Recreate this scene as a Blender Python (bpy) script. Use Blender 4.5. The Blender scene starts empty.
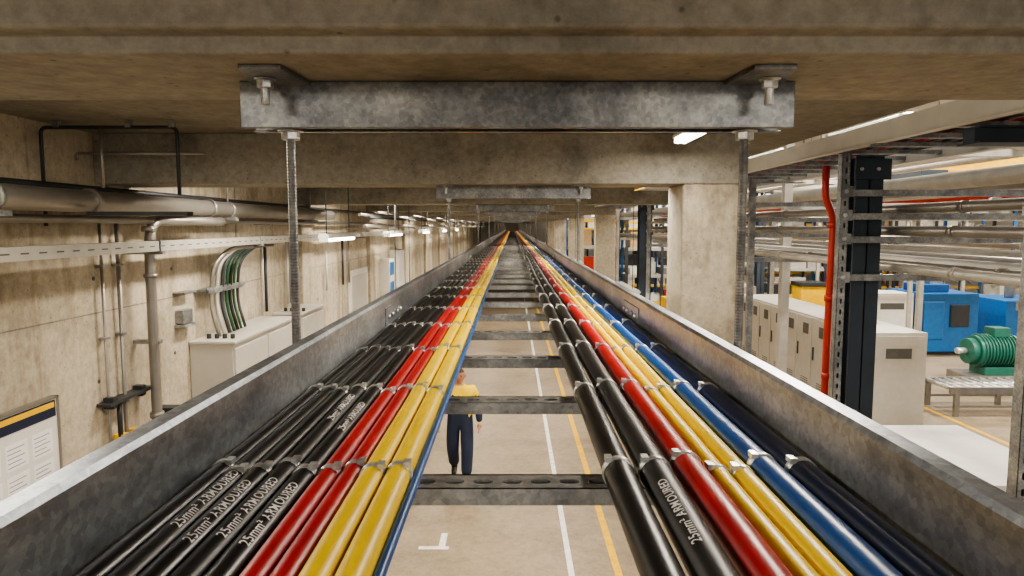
import bpy, bmesh, math, random
from mathutils import Vector, Matrix
random.seed(7)
S = bpy.context.scene
pi = math.pi

# ------------------------------------------------------------------ materials
def newmat(name):
    m = bpy.data.materials.new(name); m.use_nodes = True
    nt = m.node_tree
    return m, nt, nt.nodes['Principled BSDF']
def node(nt, t, **kw):
    n = nt.nodes.new(t)
    for k, v in kw.items(): setattr(n, k, v)
    return n
def coords(nt, scale=(1,1,1)):
    tc = node(nt, 'ShaderNodeTexCoord'); mp = node(nt, 'ShaderNodeMapping')
    mp.inputs['Scale'].default_value = scale
    nt.links.new(tc.outputs['Object'], mp.inputs['Vector'])
    return mp.outputs['Vector']
def noise(nt, vec, scale, detail=6, rough=0.6):
    n = node(nt, 'ShaderNodeTexNoise'); n.inputs['Scale'].default_value = scale
    n.inputs['Detail'].default_value = detail; n.inputs['Roughness'].default_value = rough
    nt.links.new(vec, n.inputs['Vector']); return n.outputs['Fac']
def ramp(nt, fac, stops):
    r = node(nt, 'ShaderNodeValToRGB'); e = r.color_ramp.elements
    e[0].position = stops[0][0]; e[0].color = (*stops[0][1], 1)
    e[1].position = stops[-1][0]; e[1].color = (*stops[-1][1], 1)
    for p, c in stops[1:-1]:
        x = e.new(p); x.color = (*c, 1)
    nt.links.new(fac, r.inputs['Fac']); return r.outputs['Color']
def mix(nt, a, b, fac, mode='MIX'):
    m = node(nt, 'ShaderNodeMix', data_type='RGBA', blend_type=mode)
    if isinstance(fac, float): m.inputs[0].default_value = fac
    else: nt.links.new(fac, m.inputs[0])
    nt.links.new(a, m.inputs[6]); 
    if isinstance(b, tuple): m.inputs[7].default_value = (*b, 1)
    else: nt.links.new(b, m.inputs[7])
    return m.outputs[2]
def bump(nt, bs, h, strength, dist=0.01):
    b = node(nt, 'ShaderNodeBump'); b.inputs['Strength'].default_value = strength
    b.inputs['Distance'].default_value = dist
    nt.links.new(h, b.inputs['Height']); nt.links.new(b.outputs['Normal'], bs.inputs['Normal'])

def concrete(name, base, dark, streak=True, rough=0.85, scale=1.0, pores=True):
    m, nt, bs = newmat(name)
    v = coords(nt)
    n1 = noise(nt, v, 1.9*scale, 10, 0.72)
    c = ramp(nt, n1, [(0.34, dark), (0.5, base), (0.72, tuple(min(1, x*1.15) for x in base))])
    n2 = noise(nt, v, 22*scale, 10, 0.75)
    c = mix(nt, c, ramp(nt, n2, [(0.3, (0.66,0.65,0.63)), (0.62, (1.06,1.05,1.03))]), 1.0, 'MULTIPLY')
    if streak:
        vs = coords(nt, (2.2, 2.2, 0.5))
        n3 = noise(nt, vs, 1.6*scale, 9, 0.72)
        c = mix(nt, c, ramp(nt, n3, [(0.36, (0.54,0.50,0.43)), (0.5, (1,1,1))]), 0.7, 'MULTIPLY')
        vt = coords(nt, (9, 9, 0.30))
        n4 = noise(nt, vt, 1.2, 5, 0.65)
        c = mix(nt, c, ramp(nt, n4, [(0.58, (1,1,1)), (0.72, (0.46,0.37,0.27))]), 0.7, 'MULTIPLY')
    if pores:
        vo = node(nt, 'ShaderNodeTexVoronoi'); vo.inputs['Scale'].default_value = 24
        vo.inputs['Randomness'].default_value = 1
        nt.links.new(v, vo.inputs['Vector'])
        c = mix(nt, c, ramp(nt, vo.outputs['Distance'], [(0.05, (0.42,0.39,0.35)), (0.12, (1,1,1))]), 0.8, 'MULTIPLY')
    nt.links.new(c, bs.inputs['Base Color'])
    bs.inputs['Roughness'].default_value = rough
    bump(nt, bs, n2, 0.45, 0.008)
    return m

def galv(name, base=(0.42,0.43,0.43), lo=0.28, hi=0.55, metallic=0.85, stretch=(1,1,1), sc=160):
    m, nt, bs = newmat(name)
    v = coords(nt); vs = coords(nt, stretch)
    vo = node(nt, 'ShaderNodeTexVoronoi'); vo.inputs['Scale'].default_value = sc
    nt.links.new(v, vo.inputs['Vector'])
    bw = node(nt, 'ShaderNodeRGBToBW'); nt.links.new(vo.outputs['Color'], bw.inputs[0])
    c1 = ramp(nt, bw.outputs[0], [(0.2, tuple(x*0.84 for x in base)), (0.8, tuple(min(1,x*1.14) for x in base))])
    n1 = noise(nt, vs, 8, 10, 0.74)
    c = mix(nt, c1, ramp(nt, n1, [(0.38, (0.42,0.43,0.46)), (0.52, (0.85,0.85,0.85)), (0.66, (1.35,1.33,1.28))]), 0.9, 'MULTIPLY')
    n2 = noise(nt, v, 90, 6, 0.75)
    c = mix(nt, c, ramp(nt, n2, [(0.60, (1,1,1)), (0.74, (1.5,1.5,1.45))]), 0.5, 'MULTIPLY')
    nt.links.new(c, bs.inputs['Base Color'])
    mr = node(nt, 'ShaderNodeMapRange'); mr.inputs['To Min'].default_value = lo; mr.inputs['To Max'].default_value = hi
    nt.links.new(n1, mr.inputs['Value']); nt.links.new(mr.outputs['Result'], bs.inputs['Roughness'])
    bs.inputs['Metallic'].default_value = metallic
    bump(nt, bs, n2, 0.10, 0.002)
    return m

def paint(name, col, rough=0.45, metallic=0.0, var=0.18, sc=8, coat=0.0, spec=None):
    m, nt, bs = newmat(name)
    v = coords(nt); n1 = noise(nt, v, sc, 6, 0.6)
    c = ramp(nt, n1, [(0.3, tuple(x*(1-var) for x in col)), (0.7, tuple(min(1, x*(1+var*0.4)) for x in col))])
    nt.links.new(c, bs.inputs['Base Color'])
    bs.inputs['Roughness'].default_value = rough; bs.inputs['Metallic'].default_value = metallic
    bs.inputs['Coat Weight'].default_value = coat
    return m
def emit(name, col, st):
    m, nt, bs = newmat(name)
    bs.inputs['Base Color'].default_value = (1,1,1,1)
    bs.inputs['Emission Color'].default_value = (*col, 1); bs.inputs['Emission Strength'].default_value = st
    return m

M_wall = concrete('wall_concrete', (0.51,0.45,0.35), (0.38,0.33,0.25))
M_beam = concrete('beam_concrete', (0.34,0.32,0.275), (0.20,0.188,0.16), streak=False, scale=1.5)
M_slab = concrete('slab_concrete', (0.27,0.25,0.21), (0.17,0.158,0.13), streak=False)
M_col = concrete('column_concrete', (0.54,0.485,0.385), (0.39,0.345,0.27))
M_floor = concrete('floor_concrete', (0.285,0.228,0.155), (0.20,0.16,0.108), streak=False, rough=0.42, scale=0.6, pores=False)
M_galv = galv('galvanised_steel', (0.38,0.385,0.38), metallic=.7)
M_rail = galv('galvanised_rail_steel', (0.38,0.41,0.44), 0.26, 0.50, 0.72, (1,.4,1))
M_rung = galv('rung_steel', (0.38,0.38,0.37), 0.3, 0.5, 0.6)
M_chan = galv('channel_steel', (0.33,0.34,0.345), 0.3, 0.55, 0.75, (1,1,1))
M_rod = galv('rod_steel', (0.30,0.30,0.29), 0.35, 0.55, 0.8)
M_zinc = galv('bright_zinc', (0.72,0.72,0.70), 0.25, 0.42, 0.6, (1,1,1))
M_pipe = paint('grey_pipe', (0.30,0.28,0.25), 0.35, 0.6)
M_pipel = paint('light_pipe', (0.50,0.475,0.42), 0.4, 0.3)
M_dark = paint('dark_steel', (0.045,0.05,0.055), 0.45, 0.3)
M_black = paint('black_cable_jacket', (0.008,0.008,0.009), 0.34, 0, 0.5, 30)
M_blackm = paint('black_cable_dusty', (0.015,0.0145,0.014), 0.42, 0, 0.5, 25)
M_red = paint('red_cable_jacket', (0.43,0.010,0.012), 0.38, 0, 0.25, 20)
M_yel = paint('yellow_cable_jacket', (0.86,0.60,0.010), 0.40, 0, 0.12, 20)
M_blue = paint('blue_cable_jacket', (0.010,0.085,0.32), 0.36, 0, 0.25, 20)
M_navy = paint('navy_cable_jacket', (0.006,0.016,0.055), 0.36, 0, 0.3, 20)
M_green = paint('green_cable_jacket', (0.012,0.07,0.028), 0.4)
M_white = paint('white_paint', (0.74,0.72,0.67), 0.45, 0, 0.08)
M_cab = paint('cabinet_grey', (0.50,0.475,0.42), 0.45, 0, 0.08)
M_cabd = paint('cabinet_dark_grey', (0.10,0.10,0.09), 0.6)  # plain dark grey for vents, slots, plinths, tie holes and print lines
M_print = paint('white_print', (0.85,0.85,0.84), 0.6, 0, 0.05)
M_machblue = paint('machine_blue', (0.012,0.13,0.38), 0.4)
M_machgreen = paint('machine_green', (0.02,0.14,0.10), 0.4)
M_craney = paint('crane_yellow', (0.88,0.52,0.01), 0.4)
M_redp = paint('red_pipe_paint', (0.46,0.03,0.012), 0.4)
M_steel = paint('blue_grey_steel', (0.045,0.06,0.08), 0.45, 0.3)
M_box = paint('cardboard', (0.50,0.34,0.18), 0.8)
M_lineW = paint('floor_line_white', (0.78,0.76,0.71), 0.6, 0, 0.25, 12)
M_lineY = paint('floor_line_yellow', (0.80,0.46,0.01), 0.6, 0, 0.25, 12)
M_tube = emit('lamp_tube', (1.0,0.96,0.87), 14)
M_glass = emit('daylit_glazing', (1.0,0.97,0.90), 2.2)
M_hallwall = paint('hall_wall_panel', (0.74,0.71,0.65), 0.7, 0, 0.1, 1)
M_roof = paint('roof_deck', (0.66,0.63,0.57), 0.7, 0, 0.1, 1)

# ------------------------------------------------------------------ builder
class B:
    def __init__(s, name): s.name = name; s.bm = bmesh.new(); s.mats = []
    def mi(s, m):
        if m not in s.mats: s.mats.append(m)
        return s.mats.index(m)
    def box(s, x0,x1,y0,y1,z0,z1, m):
        i = s.mi(m); v = [s.bm.verts.new(p) for p in
            [(x0,y0,z0),(x1,y0,z0),(x1,y1,z0),(x0,y1,z0),(x0,y0,z1),(x1,y0,z1),(x1,y1,z1),(x0,y1,z1)]]
        for f in [(3,2,1,0),(4,5,6,7),(0,1,5,4),(1,2,6,5),(2,3,7,6),(3,0,4,7)]:
            s.bm.faces.new([v[k] for k in f]).material_index = i
        return s
    def prism(s, poly, axis, a0, a1, m):
        i = s.mi(m)
        def P(p, a):
            return {'y': (p[0], a, p[1]), 'x': (a, p[0], p[1]), 'z': (p[0], p[1], a)}[axis]
        A = [s.bm.verts.new(P(p, a0)) for p in poly]; C = [s.bm.verts.new(P(p, a1)) for p in poly]
        n = len(poly)
        fs = [s.bm.faces.new(A), s.bm.faces.new(C[::-1])]
        for k in range(n): fs.append(s.bm.faces.new([A[k], C[k], C[(k+1)%n], A[(k+1)%n]]))
        for f in fs: f.material_index = i
        return s
    def tube(s, pts, r, m, seg=12, caps=True):
        i = s.mi(m); pts = [Vector(p) for p in pts]; n = len(pts)
        rs = r if isinstance(r, (list, tuple)) else [r]*n
        t0 = (pts[1]-pts[0]).normalized()
        up = Vector((0,0,1)) if abs(t0.z) < 0.9 else Vector((1,0,0))
        a = t0.cross(up).normalized(); rings = []
        for k in range(n):
            if k == 0: t = t0
            elif k == n-1: t = (pts[k]-pts[k-1]).normalized()
            else: t = ((pts[k]-pts[k-1]).normalized()+(pts[k+1]-pts[k]).normalized()).normalized()
            a = (a - t*a.dot(t)).normalized(); b = t.cross(a)
            rings.append([s.bm.verts.new(pts[k]+(a*math.cos(2*pi*j/seg)+b*math.sin(2*pi*j/seg))*rs[k]) for j in range(seg)])
        for k in range(n-1):
            for j in range(seg):
                f = s.bm.faces.new([rings[k][j], rings[k][(j+1)%seg], rings[k+1][(j+1)%seg], rings[k+1][j]])
                f.material_index = i; f.smooth = seg > 6
        if caps:
            s.bm.faces.new(rings[0][::-1]).material_index = i
            s.bm.faces.new(rings[-1]).material_index = i
        return s
    def cyl(s, p0, p1, r, m, seg=16): return s.tube([p0, p1], r, m, seg)
    def bent(s, pts, r, m, rad=0.08, seg=14):
        P = [Vector(p) for p in pts]; out = [P[0]]
        for k in range(1, len(P)-1):
            d0 = (P[k-1]-P[k]); d1 = (P[k+1]-P[k]); rr = min(rad, d0.length*0.49, d1.length*0.49)
            A = P[k]+d0.normalized()*rr; C = P[k]+d1.normalized()*rr
            for j in range(7):
                t = j/6; out.append(A*(1-t)**2+P[k]*2*t*(1-t)+C*t*t)
        out.append(P[-1]); return s.tube(out, r, m, seg)
    def slotted(s, o, L, W, nrm, n, ls, ws, m, length, width):
        i = s.mi(m); o = Vector(o); L = Vector(L); W = Vector(W); N = Vector(nrm)
        cell = length/n; h = width/2; K = 5
        for c in range(n):
            cc = o+L*(-length/2+cell*(c+0.5))
            inner = []
            for k in range(K+1):
                a = -pi/2+pi*k/K; inner.append((ls/2-ws/2+math.cos(a)*ws/2, math.sin(a)*ws/2))
            for k in range(K+1):
                a = pi/2+pi*k/K; inner.append((-ls/2+ws/2+math.cos(a)*ws/2, math.sin(a)*ws/2))
            outer = []
            for k in range(K+1): outer.append((cell/2, -h+2*h*k/K))
            for k in range(K+1): outer.append((-cell/2, h-2*h*k/K))
            vi = [s.bm.verts.new(cc+L*p[0]+W*p[1]) for p in inner]
            vd = [s.bm.verts.new(cc+L*p[0]+W*p[1]-N*0.003) for p in inner]
            vo = [s.bm.verts.new(cc+L*p[0]+W*p[1]) for p in outer]
            q = len(vi)
            for k in range(q):
                k2 = (k+1)%q
                for f in ([vo[k],vo[k2],vi[k2],vi[k]], [vi[k],vi[k2],vd[k2],vd[k]]):
                    s.bm.faces.new(f).material_index = i
        return s
    def hexnut(s, c, r, h, m, axis=(0,0,1)):
        c = Vector(c); a = Vector(axis)
        return s.tube([c-a*h/2, c+a*h/2], r, m, 6)
    def done(s, bevel=0.0, parent=None, recalc=True):
        if recalc: bmesh.ops.recalc_face_normals(s.bm, faces=s.bm.faces)
        me = bpy.data.meshes.new(s.name); s.bm.to_mesh(me); s.bm.free()
        for m in s.mats: me.materials.append(m)
        o = bpy.data.objects.new(s.name, me); S.collection.objects.link(o)
        if bevel:
            b = o.modifiers.new('bevel', 'BEVEL'); b.width = bevel; b.segments = 2; b.limit_method = 'ANGLE'; b.angle_limit = math.radians(40)
        if parent: o.parent = parent
        return o

FZ = -4.05
BZ = .201            # beam underside
BEAMS = [0.82, 3.30] + [3.30+3.05*k for k in range(1, 13)]
FAR = 44.0
SX = 1.50            # slab edge

# ------------------------------------------------------------------ room shell
B('floor').box(-2.3, 24, -6, FAR+.3, FZ-.2, FZ, M_floor).done()
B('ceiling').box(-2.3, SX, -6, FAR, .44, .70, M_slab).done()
w = B('wall_left'); w.box(-2.3, -2.0, -6, FAR, FZ, .44, M_wall); w.done()
B('wall_back').box(-2.3, 24, FAR, FAR+.3, FZ, 4.2, M_hallwall).done()
B('wall_right').box(24, 24.3, -6, FAR+.3, FZ, 4.2, M_hallwall).done()
r = B('ceiling_hall')
r.box(SX, 24.3, 2, FAR+.3, 4.2, 4.4, M_roof)
for k in range(14): r.box(SX, 24, 3+3*k, 3.2+3*k, 3.8, 4.2, M_roof)
r.done()
w = B('trim_1')
for y in [2.05, 4.95, 8.0, 11.05, 14.1, 17.15]:
    w.box(-2.0, -1.997, y, y+.010, FZ, .44, M_slab)
for z in (-.42, -1.9): w.box(-2.0, -1.998, -3, FAR, z, z+.006, M_slab)
for y in [2.5+0.75*k for k in range(20)]:
    for z in (-.25, -.75, -1.25): w.cyl((-2.0,y,z), (-1.997,y,z), .010, M_cabd, 12)
w.done()

# beams and columns
WIDE = {2: (1.52,1.84), 4: (1.53,1.88), 6: (1.55,1.95), 8: (1.55,1.95), 10: (1.55,1.95)}
for n, y in enumerate(BEAMS):
    b = B('ceiling_beam')
    if n == 0:
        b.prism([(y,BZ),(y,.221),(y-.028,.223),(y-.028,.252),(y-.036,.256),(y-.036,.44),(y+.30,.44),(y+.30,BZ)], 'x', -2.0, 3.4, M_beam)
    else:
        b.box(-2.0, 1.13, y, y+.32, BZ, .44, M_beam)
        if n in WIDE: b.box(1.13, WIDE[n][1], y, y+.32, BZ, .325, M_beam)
    b.done(.005)
    if n >= 2:
        B('wall_pilaster').box(-2.0, -1.95, y, y+.32, FZ, BZ, M_wall).done(.01)
    if n == 1:
        B('concrete_column').box(.82, 1.13, y, y+.32, FZ, BZ, M_col).done(.012)
    if n in WIDE:
        B('concrete_column').box(WIDE[n][0], WIDE[n][1], y, y+.32, FZ, BZ, M_col).done(.012)

# ------------------------------------------------------------------ cable tray
TZ = -.240
t = B('cable_ladder_tray')
for sgn in (-1, 1):
    xw = .285*sgn
    prof = [(xw, -.262), (xw, -.168), (xw+.003*sgn, -.163), (xw+.017*sgn, -.162), (xw+.019*sgn, -.164), (xw+.019*sgn, -.176),
            (xw+.017*sgn,-.176), (xw+.017*sgn,-.1655), (xw+.004*sgn,-.166), (xw+.003*sgn,-.170), (xw+.003*sgn,-.259), (xw+.017*sgn,-.259), (xw+.017*sgn,-.262)]
    t.prism(prof, 'y', -1.2, 31, M_rail)
    for ys in [1.62, 4.6, 7.6, 10.6]:
        t.box(min(xw, xw-.003*sgn), max(xw, xw-.003*sgn), ys-.1, ys+.1, -.245, -.185, M_rail)
        for dy in (-.075, -.03, .03, .075):
            t.tube([(xw-.003*sgn, ys+dy, -.205), (xw-.0065*sgn, ys+dy, -.205), (xw-.009*sgn, ys+dy, -.205)], [.007,.006,.003], M_zinc, 12)
t.done()
g = B('tray_rungs')
RY = [.625+.305*k for k in range(-5, 96)]
for k, y in enumerate(RY):
    h = .0155; wd = .038
    for (a, b_, z0, z1) in ((y-wd/2, y-wd/2+.003, TZ-h, TZ), (y+wd/2-.003, y+wd/2, TZ-h, TZ)):
        g.box(-.285, .285, a, b_, z0, z1, M_rung)
    if k < 32:
        g.slotted((0, y, TZ), (1,0,0), (0,1,0), (0,0,1), 21, .019, .011, M_rung, .57, wd)
        g.box(-.285, .285, y-wd/2+.0035, y+wd/2-.0035, TZ-h-.001, TZ-h+.001, M_dark)
    else:
        g.box(-.285, .285, y-wd/2, y+wd/2, TZ-.004, TZ, M_rung)
g.done(recalc=True)
bpy.data.objects['tray_rungs'].parent = bpy.data.objects['cable_ladder_tray']

# cables
L_ = [('blue_power_cable', -.0905, .0046, M_blue, 0), ('yellow_power_cable', -.1045, .0112, M_yel, 0), ('yellow_power_cable', -.1270, .0112, M_yel, 0),
      ('red_power_cable', -.1482, .0096, M_red, 0), ('red_power_cable', -.1680, .0098, M_red, 0),
      ('black_power_cable', -.1888, .0105, M_black, 0), ('black_power_cable', -.2100, .0105, M_blackm, 0), ('black_power_cable', -.2311, .0103, M_black, 0),
      ('black_power_cable', -.2515, .0098, M_blackm, 0), ('black_power_cable', -.2715, .0098, M_black, 0)]
R_ = [('black_power_cable', .0975, .0138, M_black, 0), ('black_power_cable', .130, .0145, M_blackm, 0), ('red_power_cable', .163, .0140, M_red, 0),
      ('yellow_power_cable', .1885, .0103, M_yel, 0), ('yellow_power_cable', .2100, .0103, M_yel, 0), ('blue_power_cable', .2350, .0128, M_blue, 0),
      ('navy_power_cable', .265, .0135, M_navy, 0)]
def wob(i, y):
    f = min(1, max(0.25, y/1.5))
    return (.0014*math.sin(y*1.9+i*.5)+.0007*math.sin(y*4.3+i*1.1))*f, .0010*abs(math.sin(y*pi/.61+i))*(0 if i == 0 else 1)
for i, (nm, x, r, m, lf) in enumerate(L_+R_):
    pts = []; y = -1.1
    while y < 30.8:
        dx, dz = wob(i, y); pts.append((x+dx, y, TZ+r+dz+.0003)); y += .08 if y < 6 else .5
    B(nm).tube(pts, r, m, 20).done()
ct = B('cable_ties')
for k, y in enumerate([yy for yy in RY if .2 < yy < 7.5]):
    for i, (nm, x, r, m, lf) in enumerate(L_+R_):
        yy = y+.012*math.sin(i*2.1+k*1.3)-.012
        dx, dz = wob(i, yy); c = (x+dx, TZ+r+dz)
        if nm == 'blue_power_cable' and x < 0: continue
        R = r+.0014; seg = 20; rings = []
        for (o, rr) in ((-.0044, r+.0002), (-.0038, R), (.0038, R), (.0044, r+.0002)):
            rings.append((o, rr))
        ct.tube([(c[0], yy+o, c[1]) for o, rr in rings], [rr for o, rr in rings], M_zinc, seg, caps=False)
        a = math.radians(55 if x < 0 else 125); px, pz = c[0]+math.cos(a)*(R+.0012), c[1]+math.sin(a)*(R+.0012)
        ct.box(px-.0032, px+.0032, yy-.0055, yy+.0055, pz-.0024, pz+.0024, M_zinc)
ct.done()
def legend(txt, i, y0, size, a0):
    cu = bpy.data.curves.new('t', 'FONT'); cu.body = txt; cu.size = size; cu.align_y = 'CENTER'; cu.space_character = 1.12; cu.offset = .00012
    ob = bpy.data.objects.new('t', cu); S.collection.objects.link(ob)
    bpy.context.view_layer.update()
    me = bpy.data.meshes.new_from_object(ob.evaluated_get(bpy.context.evaluated_depsgraph_get()))
    bpy.data.objects.remove(ob)
    nm, x, r, m, lf = (L_+R_)[i]
    for v in me.vertices:
        yy = y0+v.co.x*1.15; dx, dz = wob(i, y0+.06); d2, z2 = wob(i, yy); a = math.radians(a0)+v.co.y/r
        v.co = (x+d2+math.cos(a)*(r+.0006), yy, TZ+r+z2+math.sin(a)*(r+.0006))
    me.materials.append(M_print)
    o = bpy.data.objects.new('cable_print', me); S.collection.objects.link(o)
    o.parent = bpy.data.objects['cable_ties']
for (i, y0) in ((5,.452),(6,.465),(7,.46),(8,.485),(5,.72),(6,.76),(11,.44)):
    legend('25mm² ARMOURED', i, y0, .0105, 68 if i < 10 else 112)

# ------------------------------------------------------------------ trapeze hangers
def rod(b, x, y, z0, z1, r, m, threaded):
    if not threaded: b.cyl((x,y,z0),(x,y,z1), r, m, 10); return
    pts, rs = [], []; n = int((z1-z0)/.0022)
    for k in range(n+1): pts.append((x,y,z0+(z1-z0)*k/n)); rs.append(r if k % 2 else r*.86)
    b.tube(pts, rs, m, 14)
for n, y in enumerate(BEAMS[:12]):
    yc = y+.18; near = n < 2
    h = B('trapeze_hanger')
    x0, x1, z0, z1, y0, y1 = -.379, .394, .137, .200, yc-.03, yc+.03
    h.prism([(y0,z0),(y0,z1),(y1,z1),(y1,z0),(y1-.012,z0),(y1-.012,z0+.003),(y1-.003,z0+.003),(y1-.003,z1-.003),(y0+.003,z1-.003),(y0+.003,z0+.003),(y0+.012,z0+.003),(y0+.012,z0)], 'x', x0, x1, M_chan)
    for sx in (-1, 1):
        o = .007
        h.prism([(sx*.348+o, yc-.13), (sx*.295+o, yc-.13), (sx*.285+o, yc+.0), (sx*.375+o, yc+.0)][::sx], 'z', .1945, BZ-.0003, M_chan)
        bx = sx*.334+o; by = yc-.075
        h.cyl((bx,by,.160), (bx,by,.2), .006, M_zinc, 12)
        h.hexnut((bx,by,.187), .0110, .011, M_zinc); h.cyl((bx,by,.1925),(bx,by,.1945), .0145, M_zinc, 16)
        rx = -.319 if sx < 0 else .335
        rod(h, rx, yc, -.235, .145, .0068, M_rod, near)
        h.hexnut((rx,yc,.129), .0135, .011, M_zinc); h.cyl((rx,yc,.1345),(rx,yc,.137), .018, M_zinc, 20)
        a_, b_ = sorted((sx*.306, rx+sx*.022))
        h.box(a_, b_, yc-.025, yc+.025, -.222, -.216, M_chan)
        a_, b_ = sorted((sx*.3045, sx*.309))
        h.box(a_, b_, yc-.025, yc+.025, -.258, -.216, M_chan)
        h.hexnut((rx,yc,-.209), .0115, .011, M_zinc); h.hexnut((rx,yc,-.229), .0115, .011, M_zinc)
    h.done(.0012)

# ------------------------------------------------------------------ left wall services
p = B('insulated_pipe')
p.cyl((-1.82,-2,.105),(-1.82,6.9,.105), .047, M_pipe, 24)
for y in (2.95, 4.1, 5.6): p.cyl((-1.82,y,.105),(-1.82,y+.03,.105), .056, M_pipe, 24)
p.bent([(-1.82,6.8,.105),(-1.82,6.95,.105),(-1.99,6.95,.105)], .047, M_pipe)
for y in (2.4, 4.4, 6.2):
    p.cyl((-1.82,y,.06),(-1.82,y,.439), .006, M_pipe, 8); p.tube([(-1.82,y-.012,.105),(-1.82,y+.012,.105)], .051, M_galv, 20)
    p.box(-1.999,-1.76,y-.02,y+.02,.035,.055,M_galv)
p.done()
p = B('service_pipe')
p.cyl((-1.90,-2,.03),(-1.90,10,.03), .018, M_pipe, 14)
p.cyl((-1.93,-2,.17),(-1.93,12,.17), .014, M_dark, 12)
for y in (2.2,3.9,5.3,7.1): p.box(-1.999,-1.87,y,y+.025,.008,.014,M_galv); p.box(-1.999,-1.9,y,y+.02,.152,.157,M_galv)
p.done()
d = B('perforated_cable_duct')
d.box(-1.855,-1.80,-2,12,-.128,-.076,M_pipel)
for s_ in range(60):
    yy = 2.2+.1*s_
    d.box(-1.7995,-1.7992,yy,yy+.045,-.105,-.099,M_cabd)
for y in (2.3,3.5,4.9,6.9,8.4): d.box(-1.999,-1.79,y,y+.03,-.145,-.129,M_galv); d.box(-1.86,-1.795,y-.01,y,-.13,-.07,M_galv)
d.done(.002)
p = B('overhead_conduit_frame')
p.bent([(-1.97,2.9,.0),(-1.97,2.9,.41),(-1.40,2.9,.41),(-1.40,2.9,.13)], .008, M_dark, .03)
p.bent([(-1.98,3.15,.30),(-1.98,3.15,.33),(-1.4,3.15,.33)], .007, M_pipe, .02)
p.bent([(-1.72,2.9,.41),(-1.72,2.9,.16)], .007, M_pipe)
for x in (-1.9,-1.6,-1.42): p.box(x-.012,x+.012,2.89,2.91,.41,.439,M_galv)
p.box(-1.78,-1.36,2.87,2.93,.045,.06,M_dark)
p.done()
p = B('down_pipe')
p.bent([(-1.80,4.25,.028),(-1.80,4.05,.028),(-1.90,3.62,.028),(-1.90,3.58,-.1),(-1.90,3.58,-1.10),(-1.90,3.58,-1.6)], .026, M_pipe, .09, 18)
p.cyl((-1.90,3.58,-.25),(-1.90,3.58,-.27), .034, M_pipe); p.cyl((-1.90,3.58,-.99),(-1.90,3.58,-1.02), .035, M_pipe)
p.box(-1.999,-1.86,3.56,3.60,-.62,-.60,M_galv)
p.cyl((-1.90,3.58,.0),(-1.90,3.58,-.03), .034, M_pipe)
p.cyl((-1.88,3.80,-1.06),(-1.82,3.80,-1.06), .03, M_craney, 14)
p.box(-1.999,-1.88,3.76,3.84,-1.10,-1.02,M_dark)
p.done()
p = B('wall_conduit')
for (y, r, zt) in ((3.28,.007,.03),(3.42,.010,.03)):
    p.bent([(-1.975,y,zt),(-1.975,y,-1.06),(-1.975,y+.1,-1.12)], r, M_pipe, .03)
    for z in (-.2,-.55,-.9): p.box(-1.999,-1.96,y-.018,y+.018,z,z+.012,M_galv)
p.box(-1.999,-1.93,3.22,3.62,-.87,-.855,M_dark)
for y in (3.26,3.52): p.box(-1.99,-1.94,y,y+.035,-.89,-.835,M_dark)
p.bent([(-1.96,3.34,-.86),(-1.96,3.34,-1.05)], .012, M_dark)
p.box(-1.99,-1.94,3.33,3.38,-1.09,-1.04,M_craney)
p.box(-1.99,-1.94,3.46,3.50,-1.09,-1.05,M_craney)
p.done()
p = B('cable_drop')
drops = [(4.34,M_pipe,.013),(4.42,M_pipel,.012),(4.50,M_dark,.013),(4.57,M_green,.011),(4.63,M_black,.012),(4.69,M_green,.009),(4.76,M_dark,.010)]
for k,(y, m, r) in enumerate(drops):
    p.bent([(-1.84,y+.5,-.145),(-1.84,y+.12,-.145),(-1.90,y,-.24),(-1.93,y,-.50),(-1.86,y-.04,-.70)], r, m, .10)
p.box(-1.999,-1.90,4.26,4.84,-.42,-.40,M_galv); p.box(-1.92,-1.91,4.26,4.84,-.43,-.39,M_galv)
for k,(y,m) in enumerate(((5.35,M_pipel),(5.42,M_dark),(5.95,M_pipel),(6.02,M_pipe),(7.2,M_white),(7.9,M_dark),(8.2,M_pipe))):
    p.bent([(-1.96,y,-.13),(-1.96,y,-.68)], .012, m)
p.done()
def wallcab(name, y0,y1,z0,z1,dep,nd):
    c = B(name); x0, x1 = -1.999, -2.0+dep
    c.box(x0,x1,y0,y1,z0,z1,M_cab)
    c.box(x0,x1+.02,y0-.015,y1+.015,z1,z1+.02,M_cab)
    wd = (y1-y0)/nd
    for k in range(nd):
        c.box(x1,x1+.012,y0+wd*k+.012,y0+wd*(k+1)-.012,z0+.02,z1-.03,M_cab)
        c.box(x1+.012,x1+.024,y0+wd*(k+1)-.07,y0+wd*(k+1)-.05,(z0+z1)/2-.06,(z0+z1)/2+.06,M_dark)
    for k in range(4): c.cyl((x0+.08+.05*k,y0+.1,z1+.02),(x0+.08+.05*k,y0+.1,z1+.05),.014,M_dark,10)
    c.done(.004)
wallcab('wall_electrical_cabinet', 4.18, 5.35, -1.55, -.73, .27, 2)
wallcab('wall_electrical_cabinet', 5.65, 6.30, -1.6, -.74, .24, 1)
c = B('small_junction_box'); c.box(-1.999,-1.95,4.02,4.14,-.58,-.50,M_galv)
c.box(-1.999,-1.93,4.0,4.16,-.60,-.585,M_galv); c.box(-1.999,-1.93,4.0,4.16,-.40,-.39,M_galv); c.done(.003)
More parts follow.
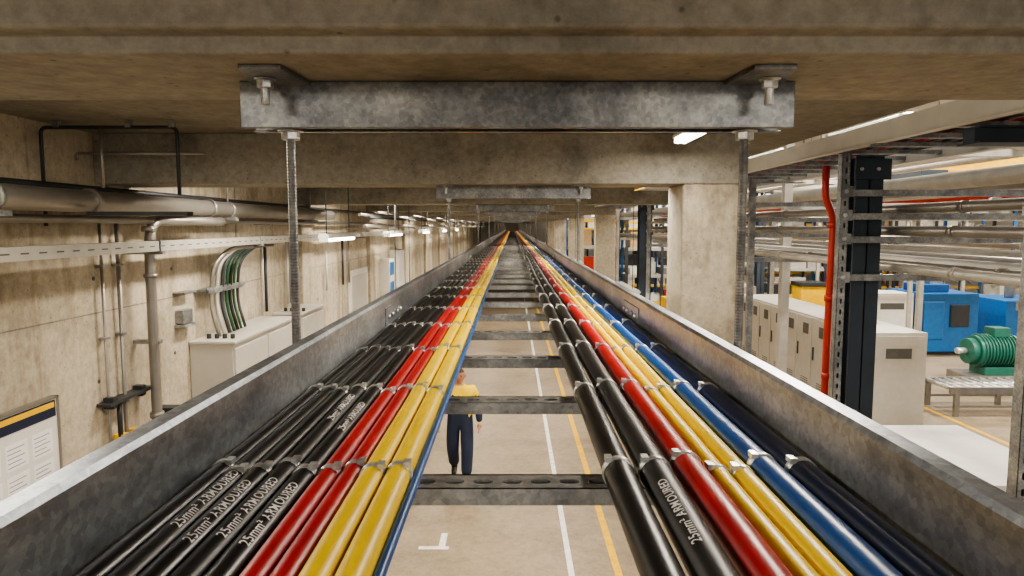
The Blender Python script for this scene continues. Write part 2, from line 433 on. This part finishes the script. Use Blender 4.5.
# notice board
c = B('notice_board')
c.box(-1.998,-1.975,2.40,2.90,-1.14,-.74,M_white); c.box(-1.978,-1.972,2.41,2.89,-.815,-.745,M_navy); c.box(-1.974,-1.970,2.41,2.88,-.775,-.752,M_craney)
c.box(-1.998,-1.97,2.38,2.40,-1.15,-.73,M_pipe); c.box(-1.998,-1.97,2.90,2.912,-1.15,-.73,M_pipe)
c.box(-1.998,-1.97,2.38,2.912,-.742,-.73,M_pipe); c.box(-1.998,-1.97,2.38,2.912,-1.15,-1.138,M_pipe)
for j in range(2):
    for k in range(3):
        y = 2.44+.15*k; z = -.965-.13*j
        c.box(-1.9755,-1.974,y,y+.125,z,z+.105,M_print)
        for q in range(5): c.box(-1.974,-1.9735,y+.01,y+.105-.02*(q%2),z+.012+.018*q,z+.015+.018*q,M_cabd)
c.done(.001)
c = B('fire_sign'); c.box(-1.998,-1.99,3.74,3.80,-.84,-.79,M_redp); c.box(-1.99,-1.988,3.75,3.79,-.83,-.81,M_white); c.box(-1.998,-1.99,3.74,3.80,-.92,-.86,M_white); c.done()
c = B('door_1'); c.box(-1.999,-1.97,8.3,9.3,FZ,-.55,M_white); c.box(-1.97,-1.965,8.37,9.23,FZ,-.62,M_cab); c.box(-1.965,-1.93,9.1,9.12,-1.4,-1.25,M_dark); c.done(.004)
c = B('wall_safety_panel'); c.box(-1.999,-1.85,10.3,10.7,-1.2,-.50,M_white); c.box(-1.85,-1.845,10.33,10.67,-.75,-.55,M_machblue); c.box(-1.85,-1.845,10.33,10.67,-1.1,-.85,M_machblue)
c.box(-1.999,-1.86,11.2,11.8,-1.2,-.4,M_white); c.done(.01)
c = B('pipe_bundle')
for (x,z,r,m) in ((-1.6,.12,.02,M_pipe),(-1.5,.09,.015,M_dark),(-1.55,.0,.018,M_pipe),(-1.4,.14,.012,M_pipe)):
    c.cyl((x,7.2,z),(x,40,z),r,m,10)
for y in range(8,40,3): c.box(-1.94,-1.35,y,y+.04,-.04,-.02,M_pipe)
for y in range(8,40,3): c.cyl((-1.36,y+.02,-.04),(-1.36,y+.02,.439),.008,M_pipe,8)
c.done()

# ------------------------------------------------------------------ light fittings
LC = (1,.90,.765)
def lamp(name, x, y, z, L, W, power, hang=None, col=LC):
    b = B(name)
    hw = W/2
    b.prism([(x-hw, z+.02),(x-hw*.7, z+.045),(x+hw*.7, z+.045),(x+hw, z+.02),(x+hw*.9,z+.012),(x-hw*.9,z+.012)], 'y', y-L/2, y+L/2, M_white)
    for q in (-.45, .45): b.cyl((x+q*hw, y-L/2+.02, z),(x+q*hw, y+L/2-.02, z), .012, M_tube, 12)
    for e in (-1, 1): b.box(x-hw*.8, x+hw*.8, y+e*(L/2-.012)-.008, y+e*(L/2-.012)+.008, z-.012, z+.02, M_white)
    if hang:
        for e in (-.4,.4): b.cyl((x,y+e*L,z+.04),(x,y+e*L,hang-.001),.004,M_dark,8)
    o = b.done()
    if power:
        la = bpy.data.lights.new(name+'_glow','AREA'); la.shape = 'RECTANGLE'; la.size = W; la.size_y = L; la.energy = power; la.color = col
        lo = bpy.data.objects.new(name+'_glow', la); lo.location = (x,y,z-.02); S.collection.objects.link(lo); lo.parent = o
    return o
for n, y in enumerate(BEAMS[:10]):
    yl = y+.75  # unseen tube lamps added behind each beam to light wall and bay
    lamp('fluorescent_or_fill_light', -1.25, yl, .385, .7, .12, 34, hang=.44)
    lamp('fluorescent_or_fill_light', .62, yl, .385, .7, .12, 26, hang=.44)
lamp('fluorescent_or_fill_light', .74, 2.85, .372, .42, .07, 6, hang=.44)  # the one fluorescent fitting in view here
for y in (-.6, -2.4):  # unseen lamps added behind the camera as fill for beam, tray and cables
    lamp('fluorescent_or_fill_light', -1.0, y, .385, .9, .12, 20, hang=.44)
    lamp('fluorescent_or_fill_light', .9, y, .385, .9, .12, 20, hang=.44)
for y in (5.25, 7.7, 10.4, 13.2, 16.2):
    lamp('hanging_tube_light', -1.33, y, -.10, .85, .08, 9, hang=.44)
for y in (7.5, 13.5, 20, 28):
    lamp('aisle_light', -1.2, y, -1.2, 1.2, .15, 40, hang=.44)
    lamp('aisle_light', 1.35, y+.6, -.75, 1.2, .15, 40, hang=.44)
def highbay(x, y):
    b = B('high_bay_light'); b.box(x-.7,x+.7,y-.3,y+.3,3.55,3.65,M_white); b.box(x-.65,x+.65,y-.25,y+.25,3.54,3.55,M_tube)
    b.cyl((x-.5,y,3.65),(x-.5,y,4.19),.01,M_dark,6); b.cyl((x+.5,y,3.65),(x+.5,y,4.19),.01,M_dark,6)
    o = b.done(); la = bpy.data.lights.new('hb','AREA'); la.shape='RECTANGLE'; la.size=1.4; la.size_y=.6; la.energy=640; la.color=(1,.93,.83)
    lo = bpy.data.objects.new('high_bay_glow', la); lo.location=(x,y,3.5); S.collection.objects.link(lo); lo.parent=o
for x in (6.5, 13, 19.5):
    for y in (5, 13, 22, 32): highbay(x, y)
# strip lights hung in the hall (visible tubes)
for (x, y) in ((5.6,11),(5.6,15.5),(7.4,12.5),(7.4,18),(12,20.5),(16,20.5),(11.5,30),(15.5,29.5)):
    lamp('hall_strip_light', x, y, 1.55, 2.2, .22, 0, hang=3.79)

# ------------------------------------------------------------------ right: overhead ladder with white rail
t = B('overhead_cable_ladder')
t.box(1.515,1.535,1.2,42,.350,.428,M_white); t.box(1.515,1.560,1.2,42,.346,.352,M_white)
t.box(2.20,2.22,1.2,42,.350,.41,M_white); t.box(2.17,2.22,1.2,42,.346,.352,M_white)
for k in range(120): t.box(1.535,2.20,1.3+.32*k,1.335+.32*k,.368,.388,M_galv)
for k in range(8):
    y = 2.9+2.5*k; t.box(1.52,2.3,y,y+.04,.333,.3455,M_galv); t.cyl((2.28,y+.02,.34),(2.28,y+.02,1.2),.006,M_galv,8)
t.done()
OC = ((1.575,M_black,.016,'black'),(1.615,M_redp,.012,'red'),(1.66,M_black,.02,'black'),(1.715,M_blackm,.02,'black'),(1.77,M_redp,.015,'red'),(1.83,M_black,.02,'black'),(1.90,M_redp,.013,'red'),(1.95,M_blackm,.02,'black'),(2.02,M_navy,.02,'navy'),(2.10,M_black,.02,'black'))
for (x,m,r,nm) in OC:
    B(nm+'_overhead_cable').tube([(x+.006*math.sin(y*.9+x*40), y, .389+r) for y in [1.25+.6*k for k in range(60)]], r, m, 10).done()

def strut(b, x, y, z0, z1, w=.041, m=M_galv):
    n = max(2, int((z1-z0)/.05)); n = min(n, 60)
    b.slotted((x, y, (z0+z1)/2), (0,0,1), (1,0,0), (0,-1,0), n, .024, .010, m, z1-z0, w)
    b.box(x-w/2,x-w/2+.003,y,y+w,z0,z1,m); b.box(x+w/2-.003,x+w/2,y,y+w,z0,z1,m); b.box(x-w/2+.003,x+w/2-.003,y+w-.003,y+w,z0,z1,m)
f = B('strut_support_frame')
for (x,y) in ((1.56,2.02),(1.55,3.20)):
    strut(f, x, y, -1.6, .333); f.box(x-.02,x+.02,y,y+.04,FZ,-1.6,M_galv)
    for z in (.16,.05,-.06,-.24):
        f.box(x,x+1.0,y+.042,y+.08,z-.02,z+.010,M_galv)
        f.box(x-.025,x+.035,y-.005,y,z-.025,z+.025,M_galv)
        f.hexnut((x,y-.008,z),.010,.008,M_zinc,(0,1,0))
for (x,y) in ((2.55,2.3),(2.55,3.3)):
    f.box(x-.02,x+.02,y,y+.04,FZ,.333,M_galv)
for y in (4.9, 8.6):
    for x in (1.72, 2.55): f.box(x-.02,x+.02,y,y+.04,FZ,.333,M_galv)
    for z in (.16,.05,-.06,-.24): f.box(1.70,2.6,y+.05,y+.09,z-.02,z+.010,M_galv)
f.done()
pr = B('pipe_rack_pipes')
for (x,z,r,m) in ((1.92,.082,.020,M_pipe),(2.05,.088,.026,M_white),(1.88,-.026,.022,M_pipe),(2.0,-.024,.024,M_pipel),(1.90,-.205,.022,M_pipel),(2.3,-.20,.03,M_white),(2.1,-.205,.02,M_pipe)):
    pr.cyl((x,1.6,z),(x,9.2,z),r,m,16)
    for y in (2.9,4.8,7.3): pr.cyl((x,y,z),(x,y+.03,z),r*1.3,m,16)
pr.done()
def hcol(x, y, w=.13, zt=.333):
    c = B('steel_column')
    c.box(x,x+w,y,y+.012,FZ,zt,M_steel); c.box(x,x+w,y+w-.012,y+w,FZ,zt,M_steel); c.box(x+w/2-.006,x+w/2+.006,y,y+w,FZ,zt,M_steel)
    c.box(x-.02,x+w+.02,y-.04,y+w+.04,FZ,FZ+.02,M_steel)
    for z in (.27,): 
        c.box(x-.01,x+w+.03,y-.012,y,z-.05,z+.05,M_steel)
        for q in (.02,.1): c.hexnut((x+q,y-.015,z),.010,.01,M_zinc,(0,1,0))
    c.done(.003)
hcol(1.645,3.30, .135); hcol(1.77,9.5,.17)
b = B('steel_cross_beam')
b.box(1.60,4.5,2.40,2.46,.290,.338,M_steel); b.box(1.60,4.5,2.37,2.49,.337,.343,M_steel); b.box(1.60,4.5,2.37,2.49,.285,.291,M_steel); b.done()
p = B('red_sprinkler_pipe')
p.bent([(1.57,3.45,.30),(1.57,3.45,.14),(1.615,3.45,.05),(1.615,3.45,-.1),(1.608,3.45,-.6),(1.608,3.45,FZ)], .018, M_redp, .06)
for z in (.02,-.35,-.75): p.cyl((1.612,3.45,z),(1.612,3.45,z-.03),.024,M_redp)
p.done()

# ------------------------------------------------------------------ hall contents
def cabinet_row(name, x0,x1,y0,y1,h,n, m=M_cab):
    c = B(name); z1 = FZ+h
    c.box(x0+.04,x1-.04,y0+.04,y1-.04,FZ,FZ+.1,M_cabd); c.box(x0,x1,y0,y1,FZ+.1,z1,m)
    wd = (y1-y0)/n
    for k in range(n):
        a, b_ = y0+wd*k+.02, y0+wd*(k+1)-.02
        c.box(x0-.025,x0,a,b_,FZ+.14,z1-.05,m)
        c.box(x0-.05,x0-.025,b_-.12,b_-.08,FZ+h*.5,FZ+h*.65,M_dark)
        c.box(x0-.03,x0-.025,a+.15,a+.45,z1-.45,z1-.2,M_cabd)
        for j in range(5): c.box(x0-.03,x0-.025,a+.12,b_-.3,FZ+.3+.05*j,FZ+.32+.05*j,M_cabd)
    c.box(x0+.05,x1-.05,y0-.02,y0,FZ+.15,z1-.06,m)
    c.box(x0+.3,x1-.3,y0-.025,y0-.02,z1-.5,z1-.3,M_cabd)
    c.done(.012)
cabinet_row('switchgear_cabinet', 6.9, 8.0, 13.0, 20.5, 2.0, 9)
cabinet_row('switchgear_cabinet', 7.0, 7.9, 22, 30, 2.1, 8)
cabinet_row('control_cabinet', 11.2, 12.55, 21.2, 22.4, 1.95, 2, M_white)
cabinet_row('control_cabinet', 3.75, 4.6, 5.25, 6.9, 2.0, 2, M_white)
c = B('blue_machine')
c.box(12.75,14.6,21.2,23.2,FZ+.1,FZ+1.95,M_machblue); c.box(12.9,14.4,21.3,23,FZ,FZ+.1,M_dark)
c.box(12.85,13.5,21.15,21.2,FZ+.5,FZ+1.7,M_machblue); c.box(13.7,14.3,21.15,21.2,FZ+.9,FZ+1.6,M_dark); c.box(13.0,13.9,21.6,22.6,FZ+1.95,FZ+2.2,M_machblue)
c.cyl((13.4,22,FZ+2.2),(13.4,22,FZ+2.6),.12,M_pipe); c.done(.03)
c = B('blue_machine')
c.box(15.6,18.2,21.4,23.4,FZ+.1,FZ+1.7,M_machblue); c.box(15.8,18,21.5,23.3,FZ,FZ+.1,M_dark); c.box(16.0,16.9,21.35,21.4,FZ+.6,FZ+1.5,M_white); c.box(17.2,17.9,21.9,22.8,FZ+1.7,FZ+2.3,M_pipel); c.cyl((16.4,22.4,FZ+1.7),(16.4,22.4,FZ+2.4),.15,M_pipe); c.done(.03)
c = B('electric_motor')
for k in range(11):
    c.cyl((11.7+.08*k,17.0,FZ+.92),(11.73+.08*k,17.0,FZ+.92),.43,M_machgreen,24)
c.cyl((11.62,17.0,FZ+.92),(12.65,17.0,FZ+.92),.39,M_machgreen,24); c.cyl((11.45,17.0,FZ+.92),(11.62,17.0,FZ+.92),.32,M_machgreen,24); c.cyl((11.2,17.0,FZ+.92),(11.45,17.0,FZ+.92),.08,M_zinc,12)
c.box(11.75,12.6,16.7,17.3,FZ+.35,FZ+.55,M_machgreen); c.box(12.0,12.4,16.8,17.2,FZ+1.30,FZ+1.52,M_machgreen)
c.box(11.3,12.9,16.5,17.5,FZ,FZ+.35,M_pipe); c.done(.01)
c = B('roller_conveyor')
for y in (14.2,15.2):
    c.box(9.3,15,y,y+.08,FZ+.50,FZ+.64,M_pipe)
    for x in (9.4,11.0,12.6,14.4): c.box(x,x+.1,y,y+.08,FZ,FZ+.5,M_pipe)
    c.box(9.4,14.7,y+.02,y+.06,FZ+.2,FZ+.25,M_pipe)
for k in range(28): c.cyl((9.4+.2*k,14.28,FZ+.59),(9.4+.2*k,15.2,FZ+.59),.05,M_zinc,10)
c.done()
c = B('pump_skid')
c.box(10.2,12.6,12.2,13.3,FZ,FZ+.25,M_dark); c.cyl((10.6,12.7,FZ+.5),(11.6,12.7,FZ+.5),.22,M_machblue,20); c.cyl((11.6,12.7,FZ+.5),(12.1,12.7,FZ+.5),.14,M_pipe); c.done(.01)
c = B('yellow_cabinet'); c.box(4.6,5.5,20,21,FZ,FZ+1.9,M_craney); c.box(4.7,5.4,19.97,20,FZ+.3,FZ+1.7,M_cabd); c.box(4.8,5.3,19.95,19.97,FZ+1.0,FZ+1.6,M_craney); c.cyl((4.9,20.3,FZ+1.9),(4.9,20.3,FZ+2.2),.05,M_dark); c.done(.02)
c = B('yellow_bin'); c.box(10.3,11.2,24.2,25.0,FZ+.1,FZ+2.0,M_craney); c.box(10.25,11.25,24.15,25.05,FZ+1.9,FZ+2.05,M_dark); c.box(10.4,11.1,24.3,24.9,FZ,FZ+.1,M_dark); c.done(.02)
c = B('overhead_crane')
c.box(9.4,21,16.2,16.7,1.30,1.82,M_craney); c.box(9.4,21,16.1,16.8,1.80,1.86,M_craney); c.box(9.4,21,16.1,16.8,1.26,1.32,M_craney)
c.box(9.2,9.8,15.5,17.4,1.1,1.26,M_steel); c.box(13.5,14.3,16.0,16.9,.9,1.26,M_dark); c.cyl((13.9,16.4,.9),(13.9,16.4,-.6),.03,M_dark,8); c.bent([(13.9,16.4,-.6),(13.9,16.4,-.8),(14.05,16.4,-.9)],.05,M_craney)
c.done(.01)
b = B('crane_runway_beam'); b.box(9.3,9.7,4,FAR,.7,.76,M_steel); b.box(9.3,9.7,4,FAR,1.05,1.09,M_steel); b.box(9.48,9.52,4,FAR,.76,1.05,M_steel); b.done()
for y in (10,18,26,34):
    b = B('steel_column'); b.box(9.35,9.65,y,y+.02,FZ,.69,M_steel); b.box(9.35,9.65,y+.28,y+.3,FZ,.69,M_steel); b.box(9.49,9.51,y,y+.3,FZ,.69,M_steel); b.box(9.25,9.75,y-.1,y+.4,FZ,FZ+.03,M_steel); b.done()
def rack(x0, x1, y, hgt, lv, dep=1.1, bays=2):
    c = B('storage_rack'); bw = (x1-x0)/bays
    for k in range(bays+1):
        for yy in (y, y+dep): c.box(x0+bw*k-.05,x0+bw*k+.05,yy-.04,yy+.04,FZ,FZ+hgt,M_machblue if random.random()<.15 else M_steel)
        for j in range(int(hgt/.8)):
            c.cyl((x0+bw*k,y,FZ+.2+.8*j),(x0+bw*k,y+dep,FZ+.7+.8*j),.02,M_pipe,6)
    for l in range(lv):
        z = FZ+.3+(hgt-.6)*l/max(1,lv-1)
        for yy in (y,y+dep): c.box(x0,x1,yy-.03,yy+.03,z-.1,z,M_craney if l % 3 == 1 else M_pipel)
        c.box(x0,x1,y,y+dep,z-.01,z+.01,M_pipel)
        x = x0+.15
        while x < x1-.7:
            wv = random.uniform(.3,.8); hv = random.uniform(.3,.8)*(hgt/lv)*.8
            if random.random() < .8: c.box(x,x+wv,y+.1,y+dep-.1,z+.01,z+.01+hv,random.choice([M_white,M_cab,M_box,M_dark,M_pipel,M_machblue,M_dark,M_redp,M_pipe,M_craney] if random.random()<.6 else [M_white,M_cab,M_pipe]))
            x += wv+random.uniform(.05,.25)
    c.done()
rack(10.2,14.6,27,6.8,7); rack(15.2,21,26,6.8,7,bays=3); rack(2.5,4.0,26,4.6,5,bays=1); rack(10,15,34,7,8); rack(15.5,22,32,7,8,bays=3); rack(2.6,8.4,33,7,8,bays=3); rack(4.2,6.8,25,6.5,7,bays=2); rack(2.6,8.4,41,7.4,8,bays=3)
rack(10,23,41,7.4,8,bays=6)
c = B('service_gantry')
for y in (8.5, 14, 22):
    for x in (3.4, 8.4): c.box(x-.05,x+.05,y-.05,y+.05,FZ,1.0,M_pipel)
    for z in (.85,.2,-.45): c.box(3.4,8.4,y-.04,y+.04,z,z+.08,M_pipel)
for (x,z,r,m) in ((3.6,.37,.07,M_pipel),(4.0,.34,.05,M_pipe),(4.5,.36,.07,M_pipel),(5.2,.33,.04,M_redp),(3.8,-.30,.06,M_pipe),(4.3,-.32,.04,M_white),(5.0,-.30,.06,M_pipe),(7.5,.36,.07,M_white),(7.9,-.30,.06,M_pipe),(6.2,1.0,.08,M_white),(7.0,1.0,.06,M_pipel)):
    c.cyl((x,4.5,z),(x,24,z),r,m,12)
c.done()
c = B('hall_pipework')
for (y,z,r,m) in ((25.5,1.4,.1,M_white),(25.5,.9,.1,M_white),(25.5,.3,.07,M_pipe),(25.5,-.4,.09,M_pipel),(19.5,.2,.06,M_pipel),(19.5,-.6,.05,M_white),(19.5,-1.1,.05,M_pipe)):
    c.cyl((9.8,y,z),(23.5,y,z),r,m,10)
for x in (11.5,14.8,17,20.5): c.box(x-.05,x+.05,25.6,25.7,FZ,4.0,M_pipel); c.box(x-.05,x+.05,19.6,19.7,FZ,.5,M_pipel)
c.done()
for k in range(5):
    y = 8+7*k
    wn = B('window_%d' % (k+1))
    wn.box(23.97,24.0,y,y+4,.5,2.8,M_glass)
    for j in range(5): wn.box(23.93,23.97,y+j-.03,y+j+.03,.5,2.8,M_white)
    for z in (.45,1.6,2.8): wn.box(23.93,23.97,y-.05,y+4.05,z,z+.06,M_white)
    wn.done()
for k in range(5):
    x = 2.5+4.2*k
    wn = B('window_%d' % (k+6))
    wn.box(x,x+3.4,FAR-.03,FAR,.2,3.2,M_glass)
    for j in range(5): wn.box(x+j*.85-.03,x+j*.85+.03,FAR-.07,FAR-.03,.2,3.2,M_white)
    for z in (.15,1.2,2.2,3.2): wn.box(x-.05,x+3.45,FAR-.07,FAR-.03,z,z+.06,M_white)
    wn.done()

f = B('floor_marking')
f.box(.66,.73,-2,FAR-1,FZ,FZ+.003,M_lineW); f.box(1.20,1.29,-2,FAR-1,FZ,FZ+.003,M_lineY)
f.box(-1.18,-.80,8.25,8.33,FZ,FZ+.003,M_lineW); f.box(-.93,-.85,8.33,8.7,FZ,FZ+.003,M_lineW) 
f.box(9.2,9.3,8,15,FZ,FZ+.003,M_lineY); f.box(9.3,14,11.3,11.4,FZ,FZ+.003,M_lineY)
f.done()

# ------------------------------------------------------------------ worker
M_nv = paint('workwear_navy', (0.014,0.022,0.05), 0.85); M_hv = paint('hi_vis_yellow', (0.95,0.66,0.01), 0.7)
M_skin = paint('skin', (0.46,0.23,0.14), 0.55, 0, 0.1); M_hair = paint('hair', (0.10,0.055,0.025), 0.8); M_boot = paint('boots', (0.02,0.018,0.015), 0.5)
M_eye = paint('eye', (0.03,0.02,0.02), 0.2)
W = bpy.data.objects.new('worker', None); S.collection.objects.link(W)
def skin(verts, edges, radii, root=0, sub=2):
    me = bpy.data.meshes.new('k'); me.from_pydata(verts, edges, []); o = bpy.data.objects.new('k', me); S.collection.objects.link(o)
    md = o.modifiers.new('s','SKIN'); md.use_smooth_shade = True
    for k, r_ in enumerate(radii):
        sv = me.skin_vertices[0].data[k]; sv.radius = r_ if isinstance(r_, tuple) else (r_, r_); sv.use_root = (k == root)
    sb = o.modifiers.new('u','SUBSURF'); sb.levels = sub; sb.render_levels = sub
    bpy.context.view_layer.update()
    out = bpy.data.meshes.new_from_object(o.evaluated_get(bpy.context.evaluated_depsgraph_get()))
    bpy.data.objects.remove(o); return out
V = [(0,0,.96),(0,0,1.08),(0,-.01,1.22),(0,-.01,1.36),(0,0,1.46),(0,-.01,1.54),
     (.20,0,1.415),(.285,.03,1.16),(.305,-.06,.92),
     (-.20,0,1.415),(-.29,.0,1.16),(-.32,-.14,.95),
     (.105,0,.90),(.12,-.13,.52),(.11,-.20,.12),
     (-.105,0,.90),(-.115,-.02,.50),(-.11,.22,.17)]
E = [(0,1),(1,2),(2,3),(3,4),(4,5),(3,6),(6,7),(7,8),(3,9),(9,10),(10,11),(0,12),(12,13),(13,14),(0,15),(15,16),(16,17)]
Rr = [(.185,.14),(.185,.135),(.20,.14),(.205,.135),(.085,.08),(.060,.060),(.100,.092),(.074,.072),(.050,.048),(.100,.092),(.074,.072),(.050,.048),
      (.122,.122),(.102,.102),(.086,.088),(.122,.122),(.102,.102),(.086,.088)]
me = skin(V, E, Rr)
for m in (M_nv, M_hv, M_skin): me.materials.append(m)
for p_ in me.polygons:
    c = p_.center; p_.use_smooth = True
    p_.material_index = 2 if (c.z > 1.50 and abs(c.x) < .09) else (1 if (c.z > 1.34) or (1.05 < c.z < 1.10 and abs(c.x) < .22) else 0)
bo = bpy.data.objects.new('body', me); S.collection.objects.link(bo); bo.parent = W
hd = bmesh.new(); bmesh.ops.create_uvsphere(hd, u_segments=24, v_segments=18, radius=1)
for v in hd.verts:
    x, y, z = v.co
    jaw = 1-.28*max(0, -z)
    v.co = (x*.084*jaw, y*.101*(1-.1*max(0,-z))-.01+(-.012 if (z < -.5 and y < 0) else 0), z*.124+1.640)
for f_ in hd.faces:
    f_.smooth = True; c = f_.calc_center_median()
    f_.material_index = 1 if (c.z > 1.70 or (c.y > .01 and c.z > 1.58)) else 0
mh = bpy.data.meshes.new('head'); hd.to_mesh(mh); hd.free(); mh.materials.append(M_skin); mh.materials.append(M_hair)
ho = bpy.data.objects.new('head', mh); S.collection.objects.link(ho); ho.parent = W
fb = B('face')
fb.tube([(0,-.102,1.655),(0,-.120,1.625),(0,-.104,1.612)],[.006,.013,.010],M_skin,10)
for s_ in (-1,1):
    fb.cyl((s_*.03,-.092,1.645),(s_*.03,-.106,1.645),.009,M_eye,10); fb.tube([(s_*.016,-.108,1.665),(s_*.045,-.099,1.663)],.004,M_hair,6)
    fb.tube([(s_*.078,-.0,1.665),(s_*.090,.008,1.64),(s_*.079,.0,1.605)],[.008,.014,.007],M_skin,8)
fb.tube([(-.025,-.102,1.583),(0,-.109,1.580),(.025,-.102,1.583)],.005,M_redp,6)
fb.done(parent=W)
for s_, wr in ((1,Vector((.305,-.065,.92))),(-1,Vector((-.32,-.145,.95)))):
    d0 = Vector((0,-.25,-1)).normalized()
    hv = [wr, wr+d0*.05, wr+d0*.09]; he = [(0,1),(1,2)]; hr = [(.028,.022),(.042,.019),(.040,.016)]
    for k, (off, ln) in enumerate(((-.03,.062),(-.01,.075),(.01,.070),(.028,.052))):
        b0 = len(hv); q = wr+d0*.092+Vector((0,off,0))
        hv += [q, q+d0*ln*.5+Vector((-s_*.006,0,0)), q+d0*ln*.95+Vector((-s_*.022,-.003,0))]; he += [(2,b0),(b0,b0+1),(b0+1,b0+2)]; hr += [.0095,.0088,.0078]
    b0 = len(hv); q = wr+d0*.035+Vector((0,-.035,0)); hv += [q, q+Vector((-s_*.012,-.02,-.035)), q+Vector((-s_*.02,-.022,-.06))]; he += [(1,b0),(b0,b0+1),(b0+1,b0+2)]; hr += [.011,.010,.008]
    mm = skin(hv, he, hr, 0, 1); mm.materials.append(M_skin)
    oo = bpy.data.objects.new('hand', mm); S.collection.objects.link(oo); oo.parent = W
sh = B('boots')
def boot(x, y, z, tilt):
    pts = [(0,.05),(0,.0),(0,-.07),(0,-.14),(0,-.185)]; rr = [.035,.048,.046,.042,.025]
    ct_, st_ = math.cos(tilt), math.sin(tilt)
    P = [(x, y+.02+py*ct_, z+.045+py*st_) for _, py in pts]
    sh.tube(P, rr, M_boot, 14); sh.tube([(x,y+.0,z+.05),(x,y,z+.14)],[.050,.056],M_boot,14)
boot(.11,-.20,.003,0); boot(-.11,.22,.065,.35)
sh.done(parent=W)
W.location = (-.83,10.65,FZ); W.scale = (1.03,1.03,1.03)

# ------------------------------------------------------------------ world, camera
wd = bpy.data.worlds.new('world'); S.world = wd; wd.use_nodes = True
bg = wd.node_tree.nodes['Background']; bg.inputs['Color'].default_value = (1.0,.94,.85,1); bg.inputs['Strength'].default_value = 0.55
try: S.view_settings.look = 'AgX - Medium High Contrast'
except Exception as e: print(e)
cam = bpy.data.cameras.new('camera'); co = bpy.data.objects.new('camera', cam); S.collection.objects.link(co)
cam.sensor_width = 36; cam.lens = 24.0; cam.clip_start = .02; cam.clip_end = 200
co.location = (0,0,0); co.rotation_euler = (math.radians(90-5.19), 0, 0)
S.camera = co
